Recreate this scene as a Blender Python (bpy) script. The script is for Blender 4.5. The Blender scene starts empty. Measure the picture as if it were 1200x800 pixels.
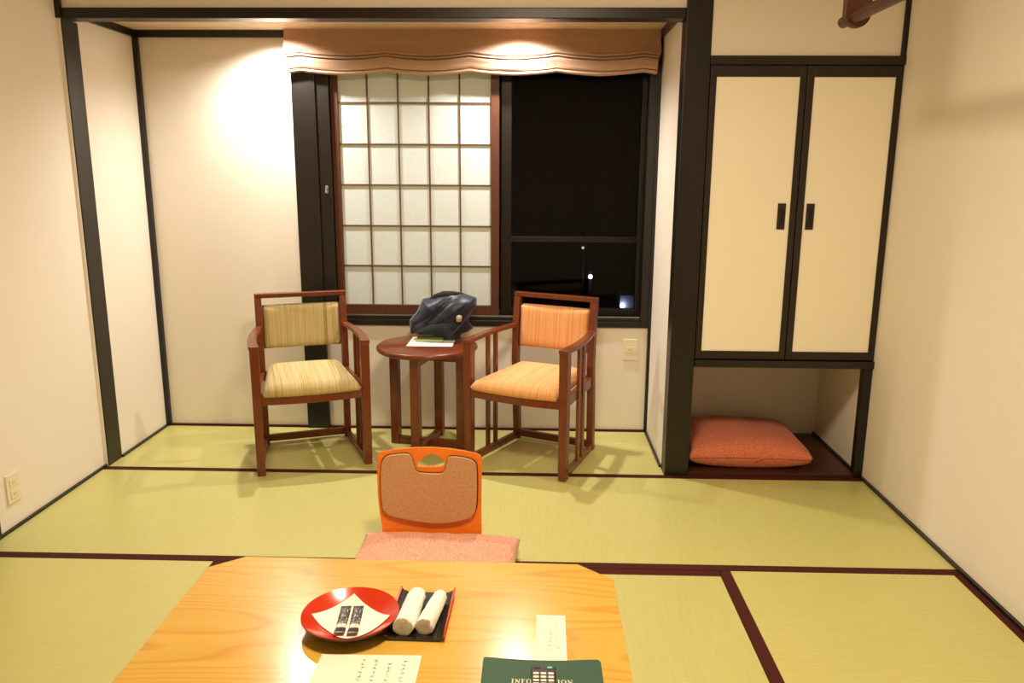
import bpy, bmesh, math, random
from mathutils import Vector, Matrix, noise
random.seed(7)
PI = math.pi
sc = bpy.context.scene
COL = sc.collection

# ------------------------------------------------------------------ helpers
class MB:
    """collects shapes, then links them as one mesh object"""
    def __init__(self):
        self.bm = bmesh.new()
    def box(self, x0, x1, y0, y1, z0, z1, mat=None):
        vs = [self.bm.verts.new(p) for p in ((x0,y0,z0),(x1,y0,z0),(x1,y1,z0),(x0,y1,z0),(x0,y0,z1),(x1,y0,z1),(x1,y1,z1),(x0,y1,z1))]
        for f in ((0,3,2,1),(4,5,6,7),(0,1,5,4),(1,2,6,5),(2,3,7,6),(3,0,4,7)):
            fc = self.bm.faces.new([vs[i] for i in f])
            if mat is not None: fc.material_index = mat
        return vs
    def hexa(self, pts):
        vs = [self.bm.verts.new(p) for p in pts]
        for f in ((0,3,2,1),(4,5,6,7),(0,1,5,4),(1,2,6,5),(2,3,7,6),(3,0,4,7)):
            self.bm.faces.new([vs[i] for i in f])
    def bar(self, a, b, w, d, up=(0,0,1)):
        a, b = Vector(a), Vector(b); t = (b-a).normalized(); u = Vector(up)
        s = t.cross(u)
        if s.length < 1e-5: s = t.cross(Vector((0,1,0)))
        s.normalize(); n = s.cross(t)
        q = []
        for p in (a, b):
            for i, j in ((-1,-1),(1,-1),(1,1),(-1,1)):
                q.append(p + s*(i*w/2) + n*(j*d/2))
        self.hexa(q)
    def tube(self, pts, r, n=12, cap=True):
        rs = r if isinstance(r, (list, tuple)) else [r]*len(pts)
        pts = [Vector(p) for p in pts]; rings = []
        for i, p in enumerate(pts):
            t = (pts[min(i+1,len(pts)-1)] - pts[max(i-1,0)]).normalized()
            ref = Vector((0,0,1)) if abs(t.z) < .9 else Vector((1,0,0))
            s = t.cross(ref).normalized(); u = s.cross(t)
            rings.append([self.bm.verts.new(p + (s*math.cos(2*PI*k/n) + u*math.sin(2*PI*k/n))*rs[i]) for k in range(n)])
        for a, b in zip(rings, rings[1:]):
            for k in range(n):
                self.bm.faces.new((a[k], a[(k+1)%n], b[(k+1)%n], b[k]))
        if cap:
            self.bm.faces.new(rings[0][::-1]); self.bm.faces.new(rings[-1])
    def lathe(self, prof, cx=0, cy=0, n=48, close=False):
        rings = []
        for r, z in prof:
            if r < 1e-6: rings.append([self.bm.verts.new((cx,cy,z))])
            else: rings.append([self.bm.verts.new((cx+r*math.cos(2*PI*k/n), cy+r*math.sin(2*PI*k/n), z)) for k in range(n)])
        pairs = list(zip(rings, rings[1:]))
        for a, b in pairs:
            for k in range(n):
                k2 = (k+1) % n
                if len(a) == 1 and len(b) == 1: continue
                if len(a) == 1: self.bm.faces.new((a[0], b[k2], b[k]))
                elif len(b) == 1: self.bm.faces.new((a[k], a[k2], b[0]))
                else: self.bm.faces.new((a[k], a[k2], b[k2], b[k]))
    def prism(self, poly, z0, z1, xf=None):
        f = xf or (lambda u, v, w: (u, v, w))
        a = [self.bm.verts.new(f(u, v, z0)) for u, v in poly]
        b = [self.bm.verts.new(f(u, v, z1)) for u, v in poly]
        n = len(poly)
        self.bm.faces.new(a[::-1]); self.bm.faces.new(b)
        for i in range(n):
            self.bm.faces.new((a[i], a[(i+1)%n], b[(i+1)%n], b[i]))
    def grid(self, fn, nu, nv, closed_u=False):
        g = [[self.bm.verts.new(fn(i/(nu if closed_u else nu), j/nv)) for j in range(nv+1)] for i in range(nu + (0 if closed_u else 1))]
        m = len(g)
        for i in range(nu):
            for j in range(nv):
                a, b = g[i], g[(i+1) % m]
                self.bm.faces.new((a[j], b[j], b[j+1], a[j+1]))
        return g
    def build(self, name, mat, parent=None, loc=(0,0,0), rotz=0, smooth=False, bevel=0, seg=2, sub=0, merge=0):
        if merge: bmesh.ops.remove_doubles(self.bm, verts=self.bm.verts, dist=merge)
        bmesh.ops.recalc_face_normals(self.bm, faces=self.bm.faces)
        me = bpy.data.meshes.new(name); self.bm.to_mesh(me); self.bm.free()
        for m in (mat if isinstance(mat, (list, tuple)) else [mat]): me.materials.append(m)
        if smooth:
            for p in me.polygons: p.use_smooth = True
        o = bpy.data.objects.new(name, me); COL.objects.link(o)
        o.location = loc; o.rotation_euler = (0, 0, rotz)
        if parent: o.parent = parent
        if bevel:
            b = o.modifiers.new('bevel', 'BEVEL'); b.width = bevel; b.segments = seg; b.limit_method = 'ANGLE'; b.angle_limit = math.radians(35)
        if sub:
            s = o.modifiers.new('sub', 'SUBSURF'); s.levels = sub; s.render_levels = sub
        return o

def tag(o, label, cat, group=None):
    o['label'] = label; o['category'] = cat
    if group: o['group'] = group
    return o
def thing(name, label, cat, loc=(0,0,0), rotz=0, group=None):
    o = bpy.data.objects.new(name, None); COL.objects.link(o)
    o.empty_display_size = .1; o.location = loc; o.rotation_euler = (0,0,rotz)
    return tag(o, label, cat, group)
def struct(o):
    o['kind'] = 'structure'; return o

# ------------------------------------------------------------------ materials
def lin(c):
    return tuple(((v/255)/12.92 if v/255 <= .04045 else ((v/255+.055)/1.055)**2.4) for v in c) + (1,)
def new_mat(name, color, rough=.5, spec=.5, coat=0, metallic=0, sheen=0):
    m = bpy.data.materials.new(name); m.use_nodes = True
    b = m.node_tree.nodes['Principled BSDF']
    b.inputs['Base Color'].default_value = color if len(color) == 4 else tuple(color)+(1,)
    b.inputs['Roughness'].default_value = rough
    b.inputs['Specular IOR Level'].default_value = spec
    b.inputs['Coat Weight'].default_value = coat
    b.inputs['Metallic'].default_value = metallic
    b.inputs['Sheen Weight'].default_value = sheen
    return m, m.node_tree, b
def nd(nt, t, **kw):
    n = nt.nodes.new(t)
    for k, v in kw.items():
        if k in n.inputs: n.inputs[k].default_value = v
        else: setattr(n, k, v)
    return n
def coords(nt, scale=(1,1,1), kind='Object', rot=(0,0,0)):
    tc = nd(nt, 'ShaderNodeTexCoord'); mp = nd(nt, 'ShaderNodeMapping')
    mp.inputs['Scale'].default_value = scale; mp.inputs['Rotation'].default_value = rot
    nt.links.new(tc.outputs[kind], mp.inputs['Vector']); return mp.outputs['Vector']
def ramp(nt, fac, stops):
    r = nd(nt, 'ShaderNodeValToRGB'); e = r.color_ramp.elements
    while len(e) > 1: e.remove(e[-1])
    e[0].position, e[0].color = stops[0]
    for p, c in stops[1:]:
        k = e.new(p); k.color = c
    nt.links.new(fac, r.inputs['Fac']); return r.outputs['Color']
def bump(nt, b, h, strength=.2, dist=.002):
    n = nd(nt, 'ShaderNodeBump', Strength=strength, Distance=dist)
    nt.links.new(h, n.inputs['Height']); nt.links.new(n.outputs['Normal'], b.inputs['Normal'])
def noise_tex(nt, vec, scale, detail=3, rough=.5, dist=0):
    n = nd(nt, 'ShaderNodeTexNoise', Scale=scale, Detail=detail, Roughness=rough, Distortion=dist)
    nt.links.new(vec, n.inputs['Vector']); return n.outputs['Fac']

def plain(name, rgb, rough=.5, **k):
    return new_mat(name, lin(rgb), rough, **k)[0]
def noisy(name, c0, c1, scale, rough=.6, bstr=0, bdist=.001, stretch=(1,1,1), detail=4, **k):
    m, nt, b = new_mat(name, lin(c0), rough, **k)
    v = coords(nt, stretch); f = noise_tex(nt, v, scale, detail)
    nt.links.new(ramp(nt, f, [(.3, lin(c0)), (.7, lin(c1))]), b.inputs['Base Color'])
    if bstr: bump(nt, b, f, bstr, bdist)
    return m

M = {}
M['plaster'] = noisy('plaster', (234,226,213), (238,231,220), 260, .95, .12, .0008, spec=.15)
M['closet_panel'] = noisy('closet_panel_paper', (249,242,224), (251,245,229), 200, .9, .05, .0005, spec=.15)
M['ceil'] = noisy('ceiling_board', (206,180,150), (214,190,160), 8, .8, 0, stretch=(1,14,1), spec=.2)
M['dark'] = noisy('dark_wood', (19,14,10), (29,21,15), 30, .38, .05, .0005, stretch=(6,6,.6), spec=.5)
M['darkh'] = noisy('dark_wood_horizontal', (19,14,10), (29,21,15), 30, .36, .05, .0005, stretch=(.6,6,6), spec=.5)
M['closet_dark'] = noisy('closet_wood', (26,16,10), (38,24,15), 30, .42, .05, .0005, stretch=(6,6,.6))
M['niche_floor'] = noisy('niche_board', (62,30,20), (78,40,27), 24, .35, stretch=(.5,6,6))
M['heri'] = noisy('tatami_border_cloth', (66,26,18), (78,33,24), 400, .85, .1, .0005, spec=.2)
M['cherry'] = noisy('cherry_wood', (96,42,18), (120,54,24), 22, .32, stretch=(7,7,.7), spec=.5, coat=.25)
M['cherry_h'] = noisy('cherry_wood_flat', (96,42,18), (120,54,24), 22, .3, stretch=(.7,7,7), spec=.5, coat=.3)
M['shoji_wood'] = noisy('shoji_wood', (70,36,22), (90,48,29), 24, .45, stretch=(6,6,.6))
M['lattice'] = noisy('lattice_wood', (84,58,38), (100,72,48), 24, .5, stretch=(4,4,1))
M['paper'] = noisy('shoji_paper', (204,214,213), (211,221,220), 90, .8, spec=.2)
M['alum'] = plain('bronze_aluminium', (38,34,30), .35, metallic=.6)
M['steel'] = plain('steel', (190,188,182), .3, metallic=.9)
M['ivory'] = plain('ivory_plastic', (236,224,198), .45)
M['slot'] = plain('slot_dark', (60,48,36), .6)
M['slot_pale'] = plain('slot_shallow', (176,158,124), .6)
M['blackv'] = plain('black_recess', (14,11,9), .5)
M['white_paper'] = noisy('white_paper', (246,243,232), (250,247,238), 60, .7, spec=.25)
M['letter_paper'] = noisy('letter_paper', (246,240,218), (250,245,226), 60, .7, spec=.25)
M['ink'] = plain('ink', (98,84,66), .8)
M['ink_pale'] = plain('pale_ink', (196,186,164), .8)
M['towel'] = noisy('towel', (240,238,232), (250,249,245), 500, .95, .5, .001, spec=.1, sheen=.3)
M['lacquer_red'] = new_mat('red_lacquer', lin((206,52,22)), .22, .5, coat=.5)[0]
M['lacquer_black'] = noisy('black_lacquer', (22,17,14), (34,28,22), 40, .24, coat=.5)
M['navy'] = noisy('navy_nylon', (15,19,38), (23,29,52), 120, .42, .12, .001, spec=.4, sheen=.2)
M['navy_hem'] = plain('navy_hem', (58,66,88), .55)
M['black_cloth'] = noisy('black_lining', (12,12,16), (20,20,26), 200, .8, .2, .001)
M['toggle'] = plain('beige_toggle', (178,168,142), .5)
M['green_book'] = plain('green_booklet', (128,178,98), .5)
M['pages'] = plain('cream_pages', (226,214,180), .8)
M['folder'] = noisy('green_leatherette', (44,78,58), (54,90,68), 700, .5, .25, .0006, spec=.4)
M['gold'] = plain('silver_gilt', (226,222,200), .35)
M['remote'] = plain('remote_black', (38,28,26), .4)
M['button'] = plain('button_pale', (226,220,214), .5)
M['button_teal'] = plain('button_teal', (110,200,180), .5)
M['orange'] = noisy('orange_lacquer_ply', (236,120,24), (244,134,34), 20, .25, stretch=(.6,5,5), coat=.4)
M['rod'] = noisy('rod_wood', (70,34,22), (84,42,28), 30, .45, stretch=(6,.6,6))
M['piping'] = plain('dark_piping', (84, 48, 34), .8)
M['outdoor'] = noisy('outdoor_ground', (20,20,22), (30,30,33), 2, .9)
M['shed'] = noisy('outdoor_wall', (120,126,140), (140,146,160), 3, .9)
M['pole'] = plain('lamp_pole', (8,8,9), .9)

def fabric(name, c0, c1, c2, scale, rough=.92, bstr=.4):
    m, nt, b = new_mat(name, lin(c0), rough, .15, sheen=.15)
    v = coords(nt); f = noise_tex(nt, v, scale, 2, .6)
    nt.links.new(ramp(nt, f, [(.36, lin(c0)), (.5, lin(c1)), (.64, lin(c2))]), b.inputs['Base Color'])
    bump(nt, b, f, bstr, .001); return m
M['pad_brown'] = fabric('brown_weave', (172,124,82), (194,146,102), (208,164,122), 420)
M['pink'] = fabric('pink_mottled_cloth', (206,134,112), (224,160,138), (240,194,172), 210, bstr=.15)
M['salmon'] = fabric('salmon_mottled_cloth', (196,98,72), (214,120,92), (228,146,116), 230, bstr=.15)
M['blind'] = fabric('blind_linen', (172,138,114), (184,150,126), (196,162,138), 420, bstr=.3)

def stripes(name, stops, seed):
    """vertical stripes across the local x of a chair: streaky yarns"""
    m, nt, b = new_mat(name, stops[0][1], .9, .15, sheen=.1)
    v = coords(nt, (1, .006, .006))
    mp = nd(nt, 'ShaderNodeVectorMath', operation='ADD'); mp.inputs[1].default_value = (seed, 0, 0)
    nt.links.new(v, mp.inputs[0])
    f1 = noise_tex(nt, mp.outputs[0], 74, 4, .8)
    nt.links.new(ramp(nt, f1, stops), b.inputs['Base Color'])
    f2 = noise_tex(nt, coords(nt), 700, 1); bump(nt, b, f2, .25, .0008)
    return m
M['stripe_green'] = stripes('striped_olive_cloth', [(.30, lin((136,116,56))), (.42, lin((172,154,98))), (.5, lin((206,190,146))), (.58, lin((180,158,92))), (.70, lin((214,202,164)))], 3.1)
M['stripe_orange'] = stripes('striped_peach_cloth', [(.30, lin((214,132,66))), (.42, lin((226,158,96))), (.5, lin((236,184,132))), (.58, lin((222,146,80))), (.70, lin((238,196,150)))], 8.7)

def tatami(name, axis, c0, c1):
    m, nt, b = new_mat(name, lin(c0), .36, .9)
    v = coords(nt)
    w = nd(nt, 'ShaderNodeTexWave', wave_type='BANDS', bands_direction=axis, Scale=33, Distortion=.5, Detail=2)
    w.inputs['Detail Scale'].default_value = 6
    nt.links.new(v, w.inputs['Vector'])
    st = coords(nt, (1,30,1) if axis == 'X' else (30,1,1))
    f = noise_tex(nt, st, 9, 3)
    mx = nd(nt, 'ShaderNodeMix', data_type='FLOAT'); mx.inputs[0].default_value = .75
    nt.links.new(w.outputs['Fac'], mx.inputs[2]); nt.links.new(f, mx.inputs[3])
    nt.links.new(ramp(nt, mx.outputs[0], [(.25, lin(c0)), (.75, lin(c1))]), b.inputs['Base Color'])
    bump(nt, b, w.outputs['Fac'], .15, .0008); return m
M['tatami_x'] = tatami('tatami_rush', 'X', (194,190,114), (208,204,130))
M['tatami_y'] = tatami('tatami_rush_turned', 'Y', (192,189,114), (206,203,130))

def table_wood():
    m, nt, b = new_mat('honey_wood', lin((220,175,75)), .22, .5, coat=.3)
    b.inputs['Coat Roughness'].default_value = .19
    # growth rings: distance from a tilted pith axis running along the table
    tc = nd(nt, 'ShaderNodeTexCoord')
    v = nd(nt, 'ShaderNodeMapping'); v.inputs['Scale'].default_value = (.13, 1, 1)
    nt.links.new(tc.outputs['Object'], v.inputs['Vector'])
    n1 = nd(nt, 'ShaderNodeTexNoise', Scale=3.2, Detail=2, Roughness=.45); nt.links.new(v.outputs[0], n1.inputs['Vector'])
    ml = nd(nt, 'ShaderNodeMath', operation='MULTIPLY'); ml.inputs[1].default_value = 30
    nt.links.new(n1.outputs['Fac'], ml.inputs[0])
    sn = nd(nt, 'ShaderNodeMath', operation='FRACT'); nt.links.new(ml.outputs[0], sn.inputs[0])
    c = ramp(nt, sn.outputs[0], [(0, lin((208,152,60))), (.18, lin((218,172,74))), (.8, lin((222,178,80))), (1, lin((212,158,64)))])
    fib = noise_tex(nt, coords(nt, (2,60,60)), 6, 3)
    mx = nd(nt, 'ShaderNodeMix', data_type='RGBA', blend_type='MULTIPLY'); mx.inputs[0].default_value = .25
    nt.links.new(c, mx.inputs[6]); nt.links.new(ramp(nt, fib, [(.3,(.75,.75,.75,1)),(.7,(1,1,1,1))]), mx.inputs[7])
    nt.links.new(mx.outputs[2], b.inputs['Base Color']); return m
M['honey'] = table_wood()

def sachet_mat():
    m, nt, b = new_mat('sachet_foil', lin((36,40,64)), .3, .5)
    tc = nd(nt, 'ShaderNodeTexCoord'); sp = nd(nt, 'ShaderNodeSeparateXYZ'); nt.links.new(tc.outputs['Generated'], sp.inputs[0])
    navy, pale, grey, gold = lin((28,32,56)), lin((226,222,212)), lin((88,86,92)), lin((176,158,120))
    band = ramp(nt, sp.outputs['Y'], [(0, gold), (.05, navy), (.2, navy), (.24, pale), (.33, pale), (.36, navy), (1, navy)])
    n = noise_tex(nt, coords(nt, (1,.5,1)), 210, 4, .7)
    sp2 = ramp(nt, sp.outputs['Y'], [(.2,(0,0,0,1)), (.36,(1,1,1,1)), (.9,(1,1,1,1)), (.94,(0,0,0,1))])
    mk = ramp(nt, n, [(.52,(0,0,0,1)), (.58,(1,1,1,1))])
    mul = nd(nt, 'ShaderNodeMix', data_type='RGBA', blend_type='MULTIPLY'); mul.inputs[0].default_value = 1
    nt.links.new(sp2, mul.inputs[6]); nt.links.new(mk, mul.inputs[7])
    mx = nd(nt, 'ShaderNodeMix', data_type='RGBA')
    nt.links.new(mul.outputs[2], mx.inputs[0]); nt.links.new(band, mx.inputs[6]); mx.inputs[7].default_value = lin((178,168,150))
    nt.links.new(mx.outputs[2], b.inputs['Base Color']); return m
M['sachet'] = sachet_mat()

def glass():
    m = bpy.data.materials.new('window_glass'); m.use_nodes = True; nt = m.node_tree
    nt.nodes.remove(nt.nodes['Principled BSDF'])
    t = nd(nt, 'ShaderNodeBsdfTransparent'); g = nd(nt, 'ShaderNodeBsdfGlossy', Roughness=.02); mx = nd(nt, 'ShaderNodeMixShader')
    mx.inputs[0].default_value = .012
    nt.links.new(t.outputs[0], mx.inputs[1]); nt.links.new(g.outputs[0], mx.inputs[2])
    nt.links.new(mx.outputs[0], nt.nodes['Material Output'].inputs['Surface'])
    return m
M['glass'] = glass()
def emit(name, rgb, s):
    m, nt, b = new_mat(name, lin(rgb), .5)
    b.inputs['Emission Color'].default_value = lin(rgb); b.inputs['Emission Strength'].default_value = s
    return m
M['bulb'] = emit('street_bulb', (200,216,255), 14)
M['bulb_dim'] = emit('dim_bulb', (190,196,200), 1.2)
M['bulb_wall'] = emit('wall_bulb', (210,222,255), 22)

# ------------------------------------------------------------------ room numbers
XR, D = 3.586, .638                    # right wall, alcove back wall
XA = .013                              # alcove left wall
PL, PR = 2.667, 2.777                  # pillar
YN, ZC = -4.4, 2.45                    # near wall, ceiling
HB, HT, HA = 2.019, 2.062, 2.075       # beam bottom, beam top, alcove ceiling
Y2 = -.910

# ------------------------------------------------------------------ shell
m = MB(); m.box(-.15, XR+.15, YN-.1, .8, -.2, -.03); struct(m.build('floor', M['niche_floor']))
m = MB(); m.box(-.15, XR+.15, YN-.1, .12, ZC, ZC+.1); struct(m.build('ceiling', M['ceil']))
m = MB(); m.box(-.12, 0, YN, .0, -.03, ZC); m.box(-.12, XA, .0, D+.1, -.03, ZC); struct(m.build('wall_left', M['plaster']))
m = MB(); m.box(XR, XR+.12, YN, .75, -.03, ZC); struct(m.build('wall_right', M['plaster']))
m = MB(); m.box(-.12, XR+.12, YN-.1, YN, -.03, ZC); struct(m.build('wall_near', M['plaster']))
m = MB()
m.box(XA, .93, D, D+.12, -.03, HA+.03); m.box(.93, 2.78, D, D+.12, -.03, .58); m.box(.93, 2.78, D, D+.12, 2.0, HA+.03); m.box(2.665, 2.78, D, D+.12, .58, 2.0)
struct(m.build('wall_back', M['plaster'], merge=.0001))
m = MB(); m.box(PL+.002, PR-.004, .1, D, -.03, HA); struct(m.build('wall_alcove_right', M['plaster']))
m = MB(); m.box(.002, PL, .012, .11, HT, ZC); m.box(PR, XR, .004, .11, 1.872, ZC); struct(m.build('wall_upper', M['plaster']))
m = MB(); m.box(XA, PL+.1, .09, D, HA, HA+.03); struct(m.build('ceiling_alcove', M['ceil']))
# niche under the closet
m = MB(); m.box(PR-.02, XR, .6, .64, -.03, .53); m.box(3.568, XR, .041, .6, -.03, .525); struct(m.build('wall_niche', M['plaster']))
m = MB(); m.box(PR-.002, 3.567, .001, .6, -.03, .016); struct(m.build('floor_niche', M['niche_floor'], bevel=.002))
# timber
m = MB(); m.box(PL, PR, -.004, .1, -.03, ZC); struct(m.build('trim_1', M['dark'], bevel=.004))            # pillar
m = MB(); m.box(0, PL, 0, .09, HB, HT); struct(m.build('trim_2', M['darkh'], bevel=.003))                   # beam
m = MB(); m.box(-.02, .018, .004, .125, -.001, HB); m.box(-.02, .02, -.012, .02, HB, ZC); struct(m.build('trim_3', M['dark'], bevel=.002))
m = MB(); m.box(XA, XA+.024, D-.024, D, .012, HA); struct(m.build('trim_4', M['dark']))
m = MB(); m.box(PL-.014, PL+.004, D-.02, D, .012, HA); struct(m.build('trim_5', M['dark']))
m = MB(); m.box(XA, PL, D-.018, D, HA-.034, HA); struct(m.build('trim_6', M['darkh']))
m = MB(); m.box(PL-.015, PL+.004, .09, D-.02, HA-.034, HA); m.box(XA-.004, XA+.016, .125, D-.02, HA-.034, HA); struct(m.build('trim_7', M['dark']))
m = MB(); m.box(.806, .926, D-.024, D+.1, .0, 2.02); struct(m.build('trim_8', M['dark'], bevel=.003))        # dark post left of the window
m = MB(); m.box(PR, XR, -.01, .09, 1.836, 1.872); struct(m.build('trim_9', M['closet_dark'], bevel=.002))
m = MB(); m.box(3.545, XR, .0, .04, .0, .527); m.box(3.564, XR, -.006, .02, 1.872, ZC); struct(m.build('trim_10', M['dark'], bevel=.002))
m = MB(); m.box(-.01, .012, -.98, -.765, -.001, ZC); struct(m.build('trim_11', M['dark'], bevel=.002))
# thin floor-edge strips
m = MB(); m.box(XA, PL, D-.014, D, -.002, .011); struct(m.build('baseboard_back', M['heri']))
m = MB(); m.box(0, .011, -.765, .0, -.002, .011); m.box(XA, XA+.011, .125, D-.014, -.002, .011); m.box(0, .011, YN, -.98, -.002, .011); struct(m.build('baseboard_left', M['dark']))
m = MB(); m.box(XR-.013, XR, YN, -.003, -.002, .012); struct(m.build('baseboard_right', M['dark']))
m = MB(); m.box(PL-.011, PL, .1, D-.014, -.002, .011); m.box(3.556, 3.567, .042, .6, .016, .026); struct(m.build('baseboard_alcove', M['dark']))

# ------------------------------------------------------------------ tatami mats
def mat(x0, x1, y0, y1, mkey, borders, label):
    x0 += .0015; x1 -= .0015; y0 += .0015; y1 -= .0015
    cx, cy = (x0+x1)/2, (y0+y1)/2
    t = thing('tatami_mat', label, 'tatami mat', (cx, cy, -.03), 0)
    w = .040
    bx0 = x0 + (w if 'W' in borders else 0); bx1 = x1 - (w if 'E' in borders else 0)
    by0 = y0 + (w if 'S' in borders else 0); by1 = y1 - (w if 'N' in borders else 0)
    m = MB(); m.box(bx0-cx, bx1-cx, by0-cy, by1-cy, 0, .03); m.build('rush_surface', M[mkey], t)
    for k in borders:
        m = MB()
        q = {'N': (x0,x1,by1,y1), 'S': (x0,x1,y0,by0), 'W': (x0,bx0,y0,y1), 'E': (bx1,x1,y0,y1)}[k]
        m.box(q[0]-cx, q[1]-cx, q[2]-cy, q[3]-cy, 0, .0306); m.build('border', M['heri'], t)
    return t
mat(XA, PL, 0, D, 'tatami_x', '', 'tatami mat in the window alcove under the armchairs and round table')
mat(0, XR/2, Y2, 0, 'tatami_y', 'NS', 'long dark-edged tatami mat along the left wall outlet, left of the floor chair')
mat(XR/2, XR, Y2, 0, 'tatami_y', 'NS', 'long dark-edged tatami mat in front of the closet and its niche')
mat(0, .89, -2.7, Y2, 'tatami_x', '', 'tatami mat in the lower left corner, left of the low table')
mat(.89, 2.715, -1.8, Y2, 'tatami_y', 'NS', 'tatami mat under the low table and the pink floor cushion')
mat(2.715, XR, -2.7, Y2, 'tatami_x', 'WE', 'tatami mat in the lower right corner beside the right wall')
mat(.89, 2.715, -2.7, -1.8, 'tatami_y', 'NS', 'tatami mat at the near end of the room, in front of the low table')

# ------------------------------------------------------------------ window
m = MB()
fy0, fy1 = D-.012, D+.11
m.box(.926, .992, fy0, fy1, .58, 2.0)                       # left jamb
m.box(2.612, 2.665, fy0, fy1, .58, 2.0)                     # right jamb
m.box(.992, 2.612, fy0, fy1, .58, .612)                     # sill
m.box(.992, 2.612, fy0+.008, fy1, .612, .632)
m.box(.992, 2.612, fy0, fy1, 1.94, 2.0)
win = struct(m.build('window_1', M['dark'], bevel=.002))
m = MB(); m.box(.992, 2.612, D+.004, D+.010, .632, .637); m.build('track', M['steel'], win)
m = MB()
sy0, sy1 = D+.05, D+.085
m.box(1.868, 1.92, sy0, sy1, .633, 1.939); m.box(2.585, 2.611, sy0, sy1, .633, 1.939)
m.box(1.92, 2.585, sy0, sy1, .633, .672); m.box(1.92, 2.585, sy0, sy1, 1.90, 1.939)
m.box(.993, 1.868, sy0, sy1, .633, .66); m.box(.993, 1.03, sy0, sy1, .66, 1.939); m.box(1.03, 1.868, sy0, sy1, 1.90, 1.939)
m.build('sash', M['alum'], win, bevel=.002)
m = MB(); m.box(1.918, 2.587, sy0+.015, sy0+.018, .67, 1.902); m.build('glass_pane', M['glass'], win)
m = MB(); m.box(1.03, 1.868, sy0+.015, sy0+.018, .66, 1.9); m.build('glass_pane', M['glass'], win)
m = MB(); m.box(.958, .972, fy0-.006, fy0+.002, 1.275, 1.315); m.tube([(.965, fy0-.006, 1.30), (.965, fy0-.022, 1.30), (.965, fy0-.024, 1.28)], .005, 8)
m.build('latch', M['steel'], win, bevel=.001)['label'] = 'small silver window latch'

sh = thing('shoji_screen', 'sliding shoji screen with white paper panes and brown frame in the window', 'shoji screen', (1.42, D+.012, .637))
def S(x): return x-1.42
m = MB()
z0, z1 = .0, 1.30
m.box(S(.994), S(1.032), 0, .022, z0, z1); m.box(S(1.815), S(1.858), 0, .022, z0, z1)
m.box(S(1.032), S(1.815), 0, .022, z0, .052); m.box(S(1.032), S(1.815), 0, .022, z1-.04, z1)
m.build('frame', M['shoji_wood'], sh, bevel=.002)
m = MB()
for i in range(1, 5):
    x = 1.0235 + i*(1.815-1.026)/5
    m.box(S(x)-.004, S(x)+.004, .008, .0130, .0525, z1-.0405)
for z in (.897, 1.108, 1.319, 1.525, 1.731):
    m.box(S(1.0325), S(1.8145), .0075, .0132, z-.637-.004, z-.637+.004)
m.build('lattice', M['lattice'], sh)
m = MB(); m.box(S(1.0325), S(1.8145), .0135, .0150, .0525, z1-.0405); m.build('paper', M['paper'], sh)

# roman blind gathered up under the alcove ceiling
def blind():
    x0, x1 = .79, 2.652
    peaks = [.872, 1.30, 1.715, 2.145, 2.57]
    prof = [(.0, 2.071, 0), (-.006, 2.04, 0), (-.018, 2.00, .2), (-.032, 1.968, .8), (-.041, 1.956, 1), (-.040, 1.952, 1), (-.026, 1.949, 1),
            (-.037, 1.945, 1), (-.040, 1.939, 1), (-.022, 1.934, 1), (-.035, 1.930, 1), (-.034, 1.920, 1), (-.029, 1.906, 1), (-.025, 1.892, 1),
            (-.021, 1.884, 1), (-.008, 1.881, 1), (-.018, 1.877, 1), (-.018, 1.869, 1), (-.006, 1.862, 1),
            (.012, 1.866, 1), (.018, 1.90, 1), (.018, 2.0, .3), (.018, 2.071, 0)]
    def wave(x):
        d = min(abs(x-p) for p in peaks)
        return .021*math.exp(-d*8) - .010
    m = MB(); N = 150; rings = []
    for i in range(N+1):
        x = x0 + (x1-x0)*i/N; w = wave(x)
        rows = []
        for j, (dy, z, k) in enumerate(prof):
            jit = .0022*noise.noise(Vector((x*5, j*.7, 0)))*k
            shrink = 0
            if k >= 1 and (i == 0 or i == N): shrink = (.012 + .012*noise.noise(Vector((j*1.3, i, 2))))*(1 if i == 0 else -1) + (.0 if z > 1.93 else (.012 if i == 0 else -.012))
            lean = .010*math.sin((x-x0)/(x1-x0)*PI) * (0 if k == 0 else 0)
            rows.append(m.bm.verts.new((x-1.72+shrink, dy+jit*.8+lean, z-1.86+w*k+jit)))
        rings.append(rows)
    n = len(prof)
    for a, b in zip(rings, rings[1:]):
        for j in range(n):
            m.bm.faces.new((a[j], a[(j+1)%n], b[(j+1)%n], b[j]))
    m.bm.faces.new(rings[0]); m.bm.faces.new(rings[-1][::-1])
    t = thing('roman_blind', 'brown linen roman blind drawn up in scalloped folds above the window', 'blind', (1.72, .592, 1.86))
    m.build('fabric', M['blind'], t, smooth=False)
    m = MB(); m.box(x0-1.72, x1-1.72, -.001, .02, 2.058-1.86, 2.0745-1.86); m.build('head_rail', M['blind'], t)
    return t
blind()

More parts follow.
